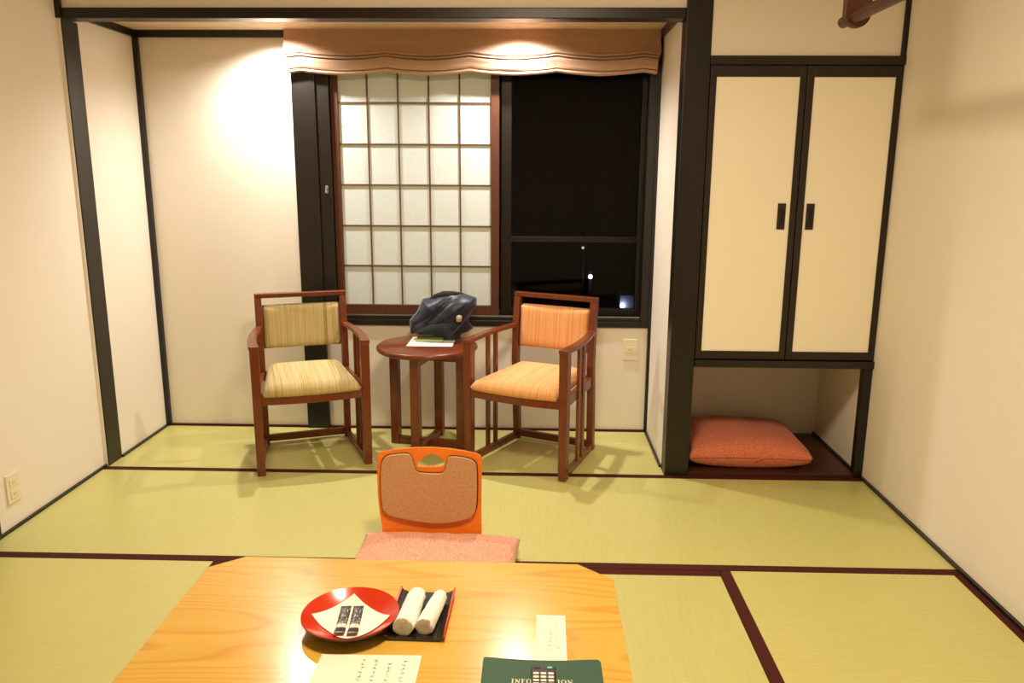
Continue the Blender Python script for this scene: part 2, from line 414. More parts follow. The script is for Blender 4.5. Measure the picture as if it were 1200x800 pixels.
# ------------------------------------------------------------------ closet with two doors
cl = thing('wall_closet', 'built-in wall closet with two cream doors framed in dark wood', 'closet', (3.182, 0, .527))
def K(x, z): return x-3.182, z-.527
m = MB()
m.box(PR+.001-3.182, XR-.001-3.182, .03, .59, .04, 1.306)
m.build('body', M['closet_dark'], cl)
m = MB(); m.box(PR+.001-3.182, XR-.001-3.182, -.012, .598, .0, .033); m.build('shelf_board', M['dark'], cl, bevel=.002)
for side in (0, 1):
    a, b_ = ((2.781, 3.183), (3.187, 3.584))[side]
    pa, pb = ((2.807, 3.157), (3.216, 3.556))[side]
    zb, zt, pz0, pz1 = .564-.527, 1.834-.527, .601-.527, 1.788-.527
    m = MB()
    for q in ((a, pa, zb, zt), (pb, b_, zb, zt), (pa, pb, zb, pz0), (pa, pb, pz1, zt)):
        m.box(q[0]-3.182, q[1]-3.182, 0, .028, q[2], q[3])
    dr = m.build('door', M['closet_dark'], cl, bevel=.0015)
    m = MB(); m.box(pa-3.182, pb-3.182, .005, .02, pz0, pz1); m.build('door_panel', M['closet_panel'], dr)['label'] = 'cream door panel'
    hx = ((3.104, 3.138), (3.228, 3.262))[side]
    m = MB(); hz0, hz1 = 1.150-.527, 1.262-.527; h0, h1 = hx[0]-3.182, hx[1]-3.182
    for q in ((h0, h0+.010, hz0, hz1), (h1-.010, h1, hz0, hz1), (h0+.010, h1-.010, hz0, hz0+.02), (h0+.010, h1-.010, hz1-.02, hz1)):
        m.box(q[0], q[1], .0005, .006, q[2], q[3])
    m.box(h0+.009, h1-.009, .004, .006, hz0+.018, hz1-.018, 1)
    m.build('handle', [M['closet_dark'], M['blackv']], dr)['label'] = 'dark recessed finger pull'

# ------------------------------------------------------------------ outlets
def outlet(loc, rotz, label, w, h, n, slot='slot'):
    t = thing('wall_outlet', label, 'outlet', loc, rotz)
    m = MB(); m.box(-w/2, w/2, -.008, -.0005, 0, h); pl = m.build('cover_plate', M['ivory'], t, bevel=.002)
    for i in range(n):
        zc = h*(.5 if n == 1 else (.3 + .4*i))
        m = MB(); m.box(-w*.3, w*.3, -.0105, -.0085, zc-.016, zc+.016); s = m.build('socket', M['ivory'], t, bevel=.001)
        m = MB()
        for sx in (-.006, .006): m.box(sx-.0012, sx+.0012, -.0112, -.0106, zc-.005, zc+.005)
        m.build('slots', M[slot], s)
outlet((2.563, D, .402), 0, 'ivory wall outlet under the window behind the orange armchair', .078, .116, 1)
outlet((0, -.66, .106), PI/2, 'ivory wall outlet low on the left wall', .076, .118, 2, 'slot_pale')

# ------------------------------------------------------------------ armchairs
def armchair(loc, rot, cloth, label):
    t = thing('armchair', label, 'armchair', (loc[0], loc[1], .0012), rot, None)
    w, v, dp = .2475, .209, .486
    def bld(name, m, mk=None, bev=.003, **k): return m.build(name, mk or M['cherry'], t, bevel=bev, **k)
    for s in (-1, 1):
        m = MB(); x = s*w
        m.hexa([(x-.019,.004,0),(x+.019,.004,0),(x+.019,.044,0),(x-.019,.044,0),(x-.021,0,.598),(x+.021,0,.598),(x+.021,.046,.598),(x-.021,.046,.598)])
        bld('front_leg', m)
        m = MB(); x = s*v
        pts = [(.486, 0), (.474, .30), (.462, .44), (.470, .62), (.490, .762)]
        n = len(pts); ring = []
        for y, z in pts:
            ring.append([m.bm.verts.new(p) for p in ((x-.017, y-.032, z), (x+.017, y-.032, z), (x+.017, y+.004, z), (x-.017, y+.004, z))])
        for a, b in zip(ring, ring[1:]):
            for k in range(4): m.bm.faces.new((a[k], a[(k+1)%4], b[(k+1)%4], b[k]))
        m.bm.faces.new(ring[0][::-1]); m.bm.faces.new(ring[-1]); bld('rear_leg', m)
        # arm: flat rail swept outward, from the front leg to the back post
        m = MB(); N = 14; rows = []
        for i in range(N+1):
            q = i/N; y = -.004 + q*.468
            xc = w + (v-w)*q + .022*math.sin(PI*min(1, q*1.0))*(1-q*.3)
            hw = .0225 - .006*q
            z1 = .617 + .010*q; z0 = z1 - .019
            rows.append([m.bm.verts.new((s*(xc-hw), y, z0)), m.bm.verts.new((s*(xc+hw), y, z0)), m.bm.verts.new((s*(xc+hw), y, z1)), m.bm.verts.new((s*(xc-hw), y, z1))])
        for a, b in zip(rows, rows[1:]):
            for k in range(4): m.bm.faces.new((a[k], a[(k+1)%4], b[(k+1)%4], b[k]))
        m.bm.faces.new(rows[0][::-1]); m.bm.faces.new(rows[-1]); bld('arm', m)
        for y in (.205, .275):
            xs = s*(w + (v-w)*(y/.486) + .012)
            m = MB(); m.box(xs-.007, xs+.007, y-.014, y+.014, .03, .604); bld('slat', m, bev=.002)
        m = MB(); m.bar((s*w, .044, .018), (s*(v+.003), .456, .018), .022, .034); bld('floor_rail', m)
        m = MB(); m.bar((s*(w-.004), .044, .366), (s*v, .434, .366), .024, .05); bld('seat_rail', m)
    # bowed front rail
    m = MB(); N = 12; rows = []
    for i in range(N+1):
        q = -1 + 2*i/N; x = q*(w-.021); y = .004 - .022*(1-q*q)
        rows.append([m.bm.verts.new(p) for p in ((x,y,.339),(x,y+.026,.339),(x,y+.026,.392),(x,y,.392))])
    for a, b in zip(rows, rows[1:]):
        for k in range(4): m.bm.faces.new((a[k], a[(k+1)%4], b[(k+1)%4], b[k]))
    m.bm.faces.new(rows[0][::-1]); m.bm.faces.new(rows[-1]); bld('front_rail', m, bev=.002)
    m = MB(); m.box(-v+.017, v-.017, .438, .458, .345, .392); bld('rear_rail', m)
    m = MB(); m.box(-v+.017, v-.017, .458, .480, .012, .048); bld('rear_stretcher', m)
    m = MB(); m.box(-v-.017, v+.017, .459, .492, .763, .786); bld('top_rail', m)
    # seat cushion
    def seat(u, vv):
        a, b = 2*u-1, vv
        hx = (.222 + (.186-.222)*b)
        x = a*hx; y = -.012 + b*.445 - .02*(1-a*a)*(1-b)
        e = max(abs(a)**5, abs(2*b-1)**7)
        z = .394 + .046*(1-e)**.5 + (.010*b - .0)*(1-e) + .004*(1-a*a)
        return (x, y, z)
    m = MB(); g = m.grid(seat, 26, 22)
    be = [g[i][0] for i in range(27)] + [g[26][j] for j in range(1, 23)] + [g[i][22] for i in range(25, -1, -1)] + [g[0][j] for j in range(21, 0, -1)]
    lo = [m.bm.verts.new((q.co.x*.97, q.co.y*.97+.006, .378)) for q in be]
    for i in range(len(be)): m.bm.faces.new((be[i], be[(i+1)%len(be)], lo[(i+1)%len(be)], lo[i]))
    m.bm.faces.new(lo)
    m.build('seat', cloth, t, smooth=True)
    # upholstered back pad, gently dished
    def bp(u, vv, front):
        a, b = 2*u-1, 2*vv-1
        z = .618 + b*.110; x = a*.1915
        e = max(abs(a)**10, abs(b)**8)
        yc = .458 + .012*(1-a*a) + (.008*b)
        return (x, yc + (-.017 if front else .014)*(1-e)**.5, z)
    m = MB(); g1 = m.grid(lambda u, q: bp(u, q, True), 24, 16); g2 = m.grid(lambda u, q: bp(u, q, False), 24, 16)
    m.build('back_pad', cloth, t, smooth=True, merge=.0004)
    return t
armchair((1.024, -.015), .361, M['stripe_green'], 'red-brown wooden armchair with olive striped seat and back, left of the round table')
armchair((1.954, -.001), -.437, M['stripe_orange'], 'red-brown wooden armchair with orange striped seat and back, right of the round table')

# ------------------------------------------------------------------ round side table
TX, TY, TZ = 1.508, .366, .535
t = thing('round_table', 'round red-brown wooden side table between the two armchairs', 'table', (TX, TY, .0012))
m = MB(); R = .256
m.lathe([(0, TZ-.030), (R-.03, TZ-.030), (R-.008, TZ-.026), (R, TZ-.014), (R-.003, TZ-.004), (R-.010, TZ), (0, TZ)], n=72); m.build('tabletop', M['cherry_h'], t, smooth=True)
ang = math.radians(-12); U = Vector((math.cos(ang), math.sin(ang), 0)); V = Vector((-math.sin(ang), math.cos(ang), 0)); RL = .178
for d in (U, -U, V, -V):
    p = d*RL; m = MB(); m.bar((p.x, p.y, 0), (p.x, p.y, TZ-.03), .044, .044, up=d); m.build('leg', M['cherry'], t, bevel=.003)
m = MB(); a = U*(RL-.022); m.bar(-a+Vector((0,0,.02)), a+Vector((0,0,.02)), .03, .036); m.build('floor_rail', M['cherry'], t, bevel=.002)
for sgn in (1, -1):
    m = MB(); m.bar(V*(.0155*sgn)+Vector((0,0,.02)), V*((RL-.022)*sgn)+Vector((0,0,.02)), .03, .036); m.build('floor_rail', M['cherry'], t, bevel=.002)
for sgn in (1, -1):
    m = MB()
    for d in ((U, V)[sgn > 0],):
        a = d*(RL-.022); zz = Vector((0,0,TZ-.058 if d is U else TZ-.058))
        if d is U: m.bar(-a+zz, a+zz, .022, .05)
        else:
            m.bar(V*.0115+zz, a+zz, .022, .05); m.bar(V*-.0115+zz, -a+zz, .022, .05)
    m.build('apron', M['cherry'], t, bevel=.002)

ZT = TZ + .0012
o = MB(); o.box(-.115, .115, -.113, .113, 0, .0008); sheet = o.build('paper_sheet', M['white_paper'], None, (1.525, .428, ZT+.0004))
tag(sheet, 'white printed paper sheet lying flat on the round table under the booklet', 'paper')
m = MB(); rr = random.Random(5)
for i in range(9):
    x = .035 + i*.0072
    for _ in range(3):
        px, py = x+rr.uniform(-.002, .002), -.098+rr.uniform(-.004, .004)
        if rr.random() < .5: m.box(px-.003, px+.003, py-.0008, py+.0008, .0008, .0011)
        else: m.box(px-.0009, px+.0009, py-.004, py+.004, .0008, .0011)
m.build('printing', M['blackv'], sheet)
m = MB(); m.box(-.07, .07, -.05, .05, .0098, .0118); m.box(-.07, .07, -.05, .05, 0, .002)
bk = m.build('green_booklet', M['green_book'], None, (1.512, .468, ZT+.0014)); tag(bk, 'thin green booklet under the dark jacket on the round table', 'booklet')
m = MB(); m.box(-.068, .068, -.048, .048, .002, .0098); m.build('pages', M['pages'], bk)

# crumpled navy jacket
def jacket():
    def w(px, py): return ((px-520)*.004341, (403.5-py)*.004425 + .002)
    sil = [(480,397),(479,381),(488,371),(495,356),(505,354),(512,351),(521,348),(531,347),(541,348),(550,351),(559.5,354),(559.5,362),(554,372),(549,381),(553,386),(556,389),(549,394),(541,396),(540,402),(532,404),(523,403.5),(514,400),(505,398),(492,398)]
    pts = [Vector(w(*p)) for p in sil]; c = Vector(w(520, 375))
    t = thing('jacket', 'crumpled navy jacket heaped on the round table in front of the window', 'jacket', (1.580, .45, ZT))
    def bound(a):
        d = Vector((math.cos(a), math.sin(a))); best = 0
        for i in range(len(pts)):
            p, q = pts[i]-c, pts[(i+1)%len(pts)]-c; e = q-p
            den = d.x*e.y - d.y*e.x
            if abs(den) < 1e-9: continue
            tt = (p.x*e.y - p.y*e.x)/den; s = (p.x*d.y - p.y*d.x)/den
            if tt > 0 and -1e-6 <= s <= 1+1e-6: best = max(best, tt)
        return best
    def ridge(x, z):
        s = 0
        # sharp folds running up to the right, as bunched nylon
        for ang, fr, amp, ph in ((.62, 26, .016, .4), (.80, 43, .008, 2.0), (.38, 17, .012, 1.1)):
            u = x*math.sin(ang) - z*math.cos(ang) + .022*noise.noise(Vector((x*7, z*7, ang*7)))
            k = abs(math.sin(u*fr + ph)); s += amp*(k**.6 - .5)
        return s
    N, K = 130, 26; m = MB(); ctr = {}
    def P(side, k, a, r):
        q = c + Vector((math.cos(a), math.sin(a)))*r*k
        th = math.sqrt(max(0, 1-k**2.4))
        lean = .02 + (q.y)*.10
        if side == 'f': y = -.085*th*(.30 + .70*min(1, max(0, q.y-.01)/.09)) - (ridge(q.x, q.y) + .004*noise.noise(Vector((q.x*22, q.y*22, 3))))*min(1, th*1.6)
        else: y = .085*th
        xw = q.x
        zz = max(q.y, .0138 if xw < .015 else .0016)
        return (xw, y + lean, zz)
    rf, rb = [], []
    for k in range(1, K+1):
        kk = k/K
        rf.append([m.bm.verts.new(P('f', kk, 2*PI*i/N, bound(2*PI*i/N))) for i in range(N)])
        rb.append(rf[-1] if k == K else [m.bm.verts.new(P('b', kk, 2*PI*i/N, bound(2*PI*i/N))) for i in range(N)])
    cf, cb = m.bm.verts.new(P('f', 0, 0, 0)), m.bm.verts.new(P('b', 0, 0, 0))
    for rg, cc in ((rf, cf), (rb, cb)):
        for i in range(N): m.bm.faces.new((cc, rg[0][i], rg[0][(i+1)%N]))
        for a, b in zip(rg, rg[1:]):
            for i in range(N): m.bm.faces.new((a[i], b[i], b[(i+1)%N], a[(i+1)%N]))
    m.build('shell', M['navy'], t, smooth=True)
    def S(px, py, off): # a point on the front of the heap
        x, z = w(px, py); return (x, off + .02 + z*.10, z)
    m = MB(); m.tube([S(503,357,-.02), S(511,353,-.03), S(522,350,-.036), S(534,349,-.03), S(543,349.5,-.012)], [.004,.016,.021,.014,.004], 12); m.build('neck_opening', M['black_cloth'], t, smooth=True)['label'] = 'black lining at the neck opening'
    m = MB(); m.tube([S(557.5,356,-.018), S(557,362,-.030), S(551,372,-.052), S(544,381,-.062), S(535,391,-.052), S(525,401,-.022)], .0052, 8); m.build('hem', M['navy_hem'], t, smooth=True)
    m = MB(); x, y, z = S(540, 375, -.082)
    m.lathe([(0,-.020),(.012,-.016),(.017,0),(.014,.013),(0,.018)], n=10); m.build('cord_toggle', M['toggle'], t, (x, y, z), smooth=False, bevel=.001)['label'] = 'small beige cord toggle'
    m = MB(); m.tube([S(484,381,-.05), S(493,368,-.05), S(505,362,-.065), S(517,361,-.075)], .0045, 8); m.build('cord', M['navy_hem'], t, smooth=True)
jacket()

# ------------------------------------------------------------------ cushions
def cushion(name, label, loc, rotz, w, d, h, mat_, seed=0, rise=0, p=2.6, bow=.035):
    def P(u, v, s):
        a, b = 2*u-1, 2*v-1
        # corners pulled out, edges bowed in
        x = a*w/2*(1-bow*(1-b*b)*abs(a)**3); y = b*d/2*(1-bow*(1-a*a)*abs(b)**3)
        e = (1-abs(a)**p)**.5 * (1-abs(b)**p)**.5
        n = .010*noise.noise(Vector((a*2.1+seed, b*2.1, s))) + .004*noise.noise(Vector((a*6+seed, b*6, s+4)))
        mid = h*.42
        if s > 0: z = mid + (h*.58)*e**.62 + n*min(1, e*2)
        else: z = mid*(1-min(1, e*1.9)**.6)
        return (x, y, z + rise*(b+1)/2)
    m = MB(); m.grid(lambda u, v: P(u, v, 1), 44, 40); m.grid(lambda u, v: P(u, v, 0), 44, 40)
    o = m.build(name, mat_, None, loc, rotz, smooth=True, merge=.0003)
    return o
FCX, FCY = 1.705, -1.085
fc = cushion('floor_cushion', '', (FCX, FCY, .0235), math.radians(-2), .580, .570, .082, M['pink'], seed=2)
tag(fc, 'pink mottled floor cushion laid on the orange floor chair behind the low table', 'cushion')
nc = thing('floor_cushion', 'salmon pink floor cushion lying in the niche under the closet', 'cushion', (3.078, .282, .0175), math.radians(-1))
c2 = cushion('cover', '', (0,0,0), 0, .585, .52, .150, M['salmon'], seed=9, p=2.0, bow=.06); c2.parent = nc
m = MB(); n = 40
def edge(i):
    a = -1+2*i/n
    return (a*.2925*.985, -.26*(1-.06*(1-a*a)), .063) 
m.tube([edge(i) for i in range(1, n)], .0035, 6); m.build('seam', M['salmon'], nc, smooth=True)

m = MB(); m.tube([(.02,-.244,.040), (.06,-.243,.062), (.10,-.236,.078), (.15,-.236,.070), (.20,-.240,.052), (.235,-.243,.046)], [.002,.007,.009,.008,.005,.002], 8)
m.build('fold', M['salmon'], nc, smooth=True)

# ------------------------------------------------------------------ legless floor chair
def curve_mesh(loops, ext, bev):
    cu = bpy.data.curves.new('tmp', 'CURVE'); cu.dimensions = '2D'; cu.fill_mode = 'BOTH'; cu.extrude = ext; cu.bevel_depth = bev; cu.bevel_resolution = 2
    for lp in loops:
        s = cu.splines.new('POLY'); s.points.add(len(lp)-1); s.use_cyclic_u = True
        for p, q in zip(s.points, lp): p.co = (q[0], q[1], 0, 1)
    o = bpy.data.objects.new('tmp', cu); COL.objects.link(o)
    dg = bpy.context.evaluated_depsgraph_get(); me = bpy.data.meshes.new_from_object(o.evaluated_get(dg))
    bpy.data.objects.remove(o); bpy.data.curves.remove(cu); return me
def smooth_loop(pts, it=3, keep=.25):
    for _ in range(it):
        q = []
        for i in range(len(pts)):
            a, b = pts[i], pts[(i+1)%len(pts)]
            q.append((a[0]*(1-keep)+b[0]*keep, a[1]*(1-keep)+b[1]*keep)); q.append((a[0]*keep+b[0]*(1-keep), a[1]*keep+b[1]*(1-keep)))
        pts = q
    return pts
ZX, ZY = 1.664, -.80
zs = thing('floor_chair', 'legless floor chair with orange wooden back and brown pad behind the low table', 'floor chair', (ZX, ZY, .0012))
def uv(px, py): return ((px-504)/325.0, (619-py)/318.0)
TH = math.radians(11)
outer = [uv(*p) for p in ((447,640),(446.5,617),(443.5,600),(441,578),(440.2,550),(440.2,534),(441.5,529.5),(446,527.5),(465,525),(485,523.6),(504,523.2),(524,524),(545,526),(560,528),(565,530),(567,535),(567,560),(567,590),(567.6,619),(567.6,640))]
hole = smooth_loop([uv(*p) for p in ((488,546.5),(487.5,542),(494,536),(504,530),(512,532),(521,538),(521.5,546))], 2, .2)
pad = smooth_loop([uv(*p) for p in ((449,599),(445.5,575),(445.5,538),(452,531),(466,529.5),(480,529.5),(484,541),(487.5,552),(504,552.8),(521,552.6),(524,541),(526.5,531.5),(543,532),(557,535),(561,541),(561.8,575),(560,600),(535,609),(508,611.5),(476,607))], 2, .22)
def plate_from(loops, t0, t1, name, mat_, parent, bev=.003, puff=0):
    """solid sheet with the given outlines, cut finely so that it can bend with the back"""
    me = curve_mesh(loops, .001, 0)
    bm = bmesh.new(); bm.from_mesh(me); bpy.data.meshes.remove(me)
    # keep only the front cap, then slice it and make it solid again
    bm.faces.ensure_lookup_table()
    kill = [f for f in bm.faces if not (f.normal.z > .5 and f.calc_center_median().z > 0)]
    bmesh.ops.delete(bm, geom=kill, context='FACES')
    for k in range(-9, 10):
        bmesh.ops.bisect_plane(bm, geom=bm.verts[:]+bm.edges[:]+bm.faces[:], plane_co=(k*.022+.0013,0,0), plane_no=(1,0,0))
    for k in range(-3, 15):
        bmesh.ops.bisect_plane(bm, geom=bm.verts[:]+bm.edges[:]+bm.faces[:], plane_co=(0,k*.023+.0017,0), plane_no=(0,1,0))
    bmesh.ops.remove_doubles(bm, verts=bm.verts, dist=.00005)
    def bend(u, v, w): return (u, v*math.sin(TH) + .018*(1-(u/.2)**2) - w, .083 + v*math.cos(TH))
    vs = bm.verts[:]; bd = {v for e in bm.edges if e.is_boundary for v in e.verts}
    geo = bmesh.ops.extrude_face_region(bm, geom=bm.faces[:])
    top = {g for g in geo['geom'] if isinstance(g, bmesh.types.BMVert)}
    for v in bm.verts:
        w = t1 if v in top else t0
        v.co = Vector(bend(v.co.x, v.co.y, w))
    bmesh.ops.recalc_face_normals(bm, faces=bm.faces)
    m2 = bpy.data.meshes.new(name); bm.to_mesh(m2); bm.free(); m2.materials.append(mat_)
    o = bpy.data.objects.new(name, m2); COL.objects.link(o); o.parent = parent
    b = o.modifiers.new('bevel', 'BEVEL'); b.width = bev; b.segments = 3; b.limit_method = 'ANGLE'; b.angle_limit = math.radians(50)
    for p in m2.polygons: p.use_smooth = True
    wn = o.modifiers.new('wn', 'WEIGHTED_NORMAL'); wn.keep_sharp = True
    return o
plate_from([outer, hole], -.010, .0, 'backrest', M['orange'], zs, .003)
bpd = plate_from([pad], .0008, .018, 'back_pad', M['pad_brown'], zs, .011); bpd['label'] = 'brown woven back pad'
m = MB(); lp = [(u*1.012, v*1.0) for u, v in pad]; lp = lp + lp[:2]
m.tube([(u, v*math.sin(TH) + .018*(1-(u/.2)**2) - .003, .083 + v*math.cos(TH)) for u, v in lp], .0028, 6, cap=False)
m.build('piping', M['piping'], bpd, smooth=True)['label'] = 'dark piping round the pad'
m = MB(); rows = []
prof = [(.004, .030), (-.006, .012), (-.03, .004), (-.42, .004)]
N = len(prof)
for y, z in prof:
    rows.append([m.bm.verts.new((x, y, zz)) for x, zz in ((-.185, z), (.185, z), (.185, z+.012), (-.185, z+.012))])
for a, b in zip(rows, rows[1:]):
    for k in range(4): m.bm.faces.new((a[k], a[(k+1)%4], b[(k+1)%4], b[k]))
m.bm.faces.new(rows[0][::-1]); m.bm.faces.new(rows[-1]); m.build('seat_board', M['orange'], zs, bevel=.002)

# ------------------------------------------------------------------ low table
TB = thing('low_table', 'low honey-coloured wooden table with cut corners in the foreground', 'table', (1.712, -1.95, .0012))
ZL = .33
out = [(1.160,-1.562),(1.244,-1.497),(2.174,-1.506),(2.264,-1.586),(2.264,-2.28),(2.18,-2.36),(1.244,-2.36),(1.160,-2.28)]
m = MB(); m.prism([(x-1.712, y+1.95) for x, y in out], ZL-.030-.0012, ZL-.0012); m.build('tabletop', M['honey'], TB, bevel=.003)
m = MB(); 
for q in ((-.46,.46,.34,.36),(-.46,.46,-.34,-.32),(-.46,-.44,-.32,.34),(.44,.46,-.32,.34)): m.box(*q, ZL-.09, ZL-.0315)
m.build('apron', M['honey'], TB)
for sx in (-1, 1):
    for sy in (-1, 1):
        m = MB(); x, y = sx*.415, sy*.30+.01
        m.hexa([(x-.022,y-.022,0),(x+.022,y-.022,0),(x+.022,y+.022,0),(x-.022,y+.022,0),(x-.03,y-.03,ZL-.0315),(x+.03,y-.03,ZL-.0315),(x+.03,y+.03,ZL-.0315),(x-.03,y+.03,ZL-.0315)])
        m.build('leg', M['honey'], TB, bevel=.003)
ZB = ZL + .0008

# lacquer plate
PX, PY = 1.6165, -1.832
def pz(r): return .0105 + .026*max(0, (r-.066)/.047)**1.25          # inner surface of the dish
pt = thing('lacquer_plate', 'shallow round plate, red inside and black beneath, on the low table', 'plate', (PX, PY, ZB))
m = MB(); m.lathe([(0, pz(0))] + [(r, pz(r)) for r in (.03,.05,.06,.066,.07,.075,.08,.09,.10,.108,.1135)], n=80); m.lathe([(.1135, pz(.1135)), (.1145, pz(.1135)-.0008)], n=80)
m.build('inner_lacquer', M['lacquer_red'], pt, smooth=True)
m = MB(); m.lathe([(.1142, pz(.1135)-.001), (.1150, .0345), (.1135, .0310), (.107, .0235), (.0985, .0155), (.090, .0100), (.080, .0065), (.071, .0050), (.068, .0), (.062, .0), (.060, .004), (0, .004)], n=80)
m.build('outer_lacquer', M['lacquer_black'], pt, smooth=True)
# napkin on the plate
cs = [Vector((1.604-PX,-1.737-PY)), Vector((1.708-PX,-1.826-PY)), Vector((1.630-PX,-1.921-PY)), Vector((1.524-PX,-1.828-PY))]
def nap(u, v, dz):
    p = cs[0]*(1-u)*(1-v) + cs[1]*u*(1-v) + cs[2]*u*v + cs[3]*(1-u)*v
    k = 1 - .10*(1-(2*u-1)**2)*abs(2*v-1)**4*0
    r = p.length
    # bowed-in edges
    p = p*(1.02 + .03*max(abs(2*u-1), abs(2*v-1))**6*(1-min(abs(2*u-1), abs(2*v-1))**2))
    return (p.x, p.y, max(pz(p.length), .0105) + .0012 + .0012*noise.noise(Vector((u*4, v*4, 0)))**2 + dz)
m = MB(); m.grid(lambda u, v: nap(u, v, .0006), 24, 24); m.grid(lambda u, v: nap(u, v, 0), 24, 24)
nk = m.build('paper_napkin', M['white_paper'], None, (PX, PY, ZB), smooth=True); tag(nk, 'white square paper napkin lying diamond-wise on the red plate', 'napkin')
# two sachets
def sachet(a, b, label):
    a, b = Vector(a), Vector(b); c = (a+b)/2; L = (a-b).length; wd = .0250
    rot = math.atan2((a-b).y, (a-b).x) - PI/2
    def F(u, v, s):
        x = (2*u-1)*wd/2; y = (2*v-1)*L/2
        e = (1-abs(2*u-1)**3)*max(0, 1-abs(2*v-1)**8)
        lift = .0075*max(0, (abs(y)-.03)/.033)**2 if y < 0 else .001*max(0, (abs(y)-.03)/.033)**2
        return (x, y, lift + (.0008 + .0042*e**.7 + .0006*noise.noise(Vector((x*90, y*90, c.x*50))) if s else 0))
    m = MB(); m.grid(lambda u, v: F(u, v, 1), 10, 36); m.grid(lambda u, v: F(u, v, 0), 10, 36)
    o = m.build('sachet', M['sachet'], None, (c.x, c.y, ZB+.0138), rot, smooth=True); tag(o, label, 'sachet', 'sachets on the plate'); return o
sachet((1.5925,-1.772), (1.6035,-1.896), 'left of the two slim navy and white sachets on the red plate')
sachet((1.6225,-1.771), (1.6345,-1.897), 'right of the two slim navy and white sachets on the red plate, nearer the towels')

# towel tray
TRX, TRY = 1.7795, -1.785
tr = thing('towel_tray', 'black lacquer tray with red curled-up side edges holding two rolled towels', 'tray', (TRX, TRY, ZB), math.radians(-1))
prof = [(-.0665,.0125),(-.063,.009),(-.057,.005),(-.049,.0025),(-.03,.002),(.03,.002),(.049,.0025),(.057,.005),(.063,.009),(.0665,.0125)]
m = MB(); rows = []
for y in (-.106, -.10, .10, .106):
    up = [m.bm.verts.new((x, y, z+.002)) for x, z in prof]; dn = [m.bm.verts.new((x*1.015, y, max(0, z-.002))) for x, z in prof]
    rows.append(up + dn[::-1])
for a, b in zip(rows, rows[1:]):
    for k in range(len(a)): m.bm.faces.new((a[k], a[(k+1)%len(a)], b[(k+1)%len(a)], b[k]))
m.bm.faces.new(rows[0][::-1]); m.bm.faces.new(rows[-1]); m.build('tray_body', M['lacquer_black'], tr, smooth=False, bevel=.0006)
for s in (-1, 1):
    m = MB(); m.hexa([(s*.0655,-.106,.0125),(s*.0695,-.106,.0112),(s*.0705,.106,.0135),(s*.0655,.106,.0150),(s*.0660,-.106,.0138),(s*.0700,-.106,.0126),(s*.0715,.106,.0190),(s*.0665,.106,.0200)])
    m.build('side_edge', M['lacquer_red'], tr)['label'] = 'red lacquer side edge'
def towel(cx, cy, rot, L, r0, r1, seed, label):
    m = MB(); N, K = 28, 26; rings = []
    for k in range(K+1):
        q = k/K; y = (q-.5)*L
        e = min(1, (1-abs(2*q-1))*9)**.5 if q > .5 else (.93 + .07*min(1, q*12))
        r = (r0+(r1-r0)*q)*(.55+.45*e)
        ring = []
        for i in range(N):
            a = 2*PI*i/N
            nn = 1 + .09*noise.noise(Vector((math.cos(a)*1.2+seed, y*22, math.sin(a)*1.2))) + .05*noise.noise(Vector((math.cos(a)*3+seed, y*50, math.sin(a)*3)))
            sp = 1 + .10*((a/(2*PI)) if .0 < a < PI*2 else 0) - .05
            z = max(r*nn*sp*.92*math.sin(a) + r0*.86, 0)
            ring.append(m.bm.verts.new((r*nn*sp*math.cos(a), y + (.006*noise.noise(Vector((math.cos(a)*2+seed, 0, math.sin(a)*2))) if k in (0, K) else 0), z)))
        rings.append(ring)
    for a, b in zip(rings, rings[1:]):
        for i in range(N): m.bm.faces.new((a[i], a[(i+1)%N], b[(i+1)%N], b[i]))
    # rolled ends, dished towards the middle
    for rg, sg in ((rings[0], 1), (rings[-1], -1)):
        cz = sum(v.co.z for v in rg)/N; prev = rg
        for f, dy in ((.72, .004), (.45, .009), (.2, .006)):
            cur = [m.bm.verts.new((v.co.x*f, v.co.y+sg*dy, cz+(v.co.z-cz)*f)) for v in rg]
            for i in range(N): m.bm.faces.new((prev[i], prev[(i+1)%N], cur[(i+1)%N], cur[i]))
            prev = cur
        m.bm.faces.new(prev)
    o = m.build('rolled_towel', M['towel'], None, (cx, cy, ZB+.0045), rot, smooth=True); return tag(o, label, 'towel', 'rolled towels on the tray')
towel(1.7555, -1.798, math.radians(-5), .155, .0250, .0215, 1.0, 'left rolled white hand towel on the black tray, next to the plate')
towel(1.8085, -1.795, math.radians(-9), .152, .0225, .0165, 6.0, 'right rolled white hand towel on the black tray')

# papers and folder
def strokes(parent, cols, z, cell, seed, mat_, name='handwriting'):
    rr = random.Random(seed)
    for x, y0, n in cols:
        m = MB()
        for i in range(n):
            y = y0 - i*cell*1.12; xx = x + rr.uniform(-.0006, .0006)
            for _ in range(rr.choice((3, 4, 5))):
                ang = rr.choice((0, 0, .25, 1.57, 1.2, -.7)); L = cell*rr.uniform(.25, .75); wd = cell*.075
                ox, oy = rr.uniform(-.22, .22)*cell, rr.uniform(-.32, .32)*cell
                d = Vector((math.cos(ang), math.sin(ang), 0))*L/2; p = Vector((xx+ox, y+oy, z))
                m.bar(p-d, p+d, wd, .0002)
        m.build(name, mat_, parent)
m = MB(); m.prism([(-.112,.0),(.112,.003),(.112,-.30),(-.112,-.30)], 0, .0009)
lt = m.build('letter_sheet', M['letter_paper'], None, (1.690, -1.949, ZB), 0); tag(lt, 'cream letter with columns of handwriting on the near edge of the low table', 'letter')
strokes(lt, [(.078, -.020, 16), (.047, -.030, 13), (.016, -.020, 16), (-.012, -.020, 14)], .0011, .0125, 3, M['ink'])
m = MB(); m.box(-.0345, .0345, -.25, 0, 0, .0008)
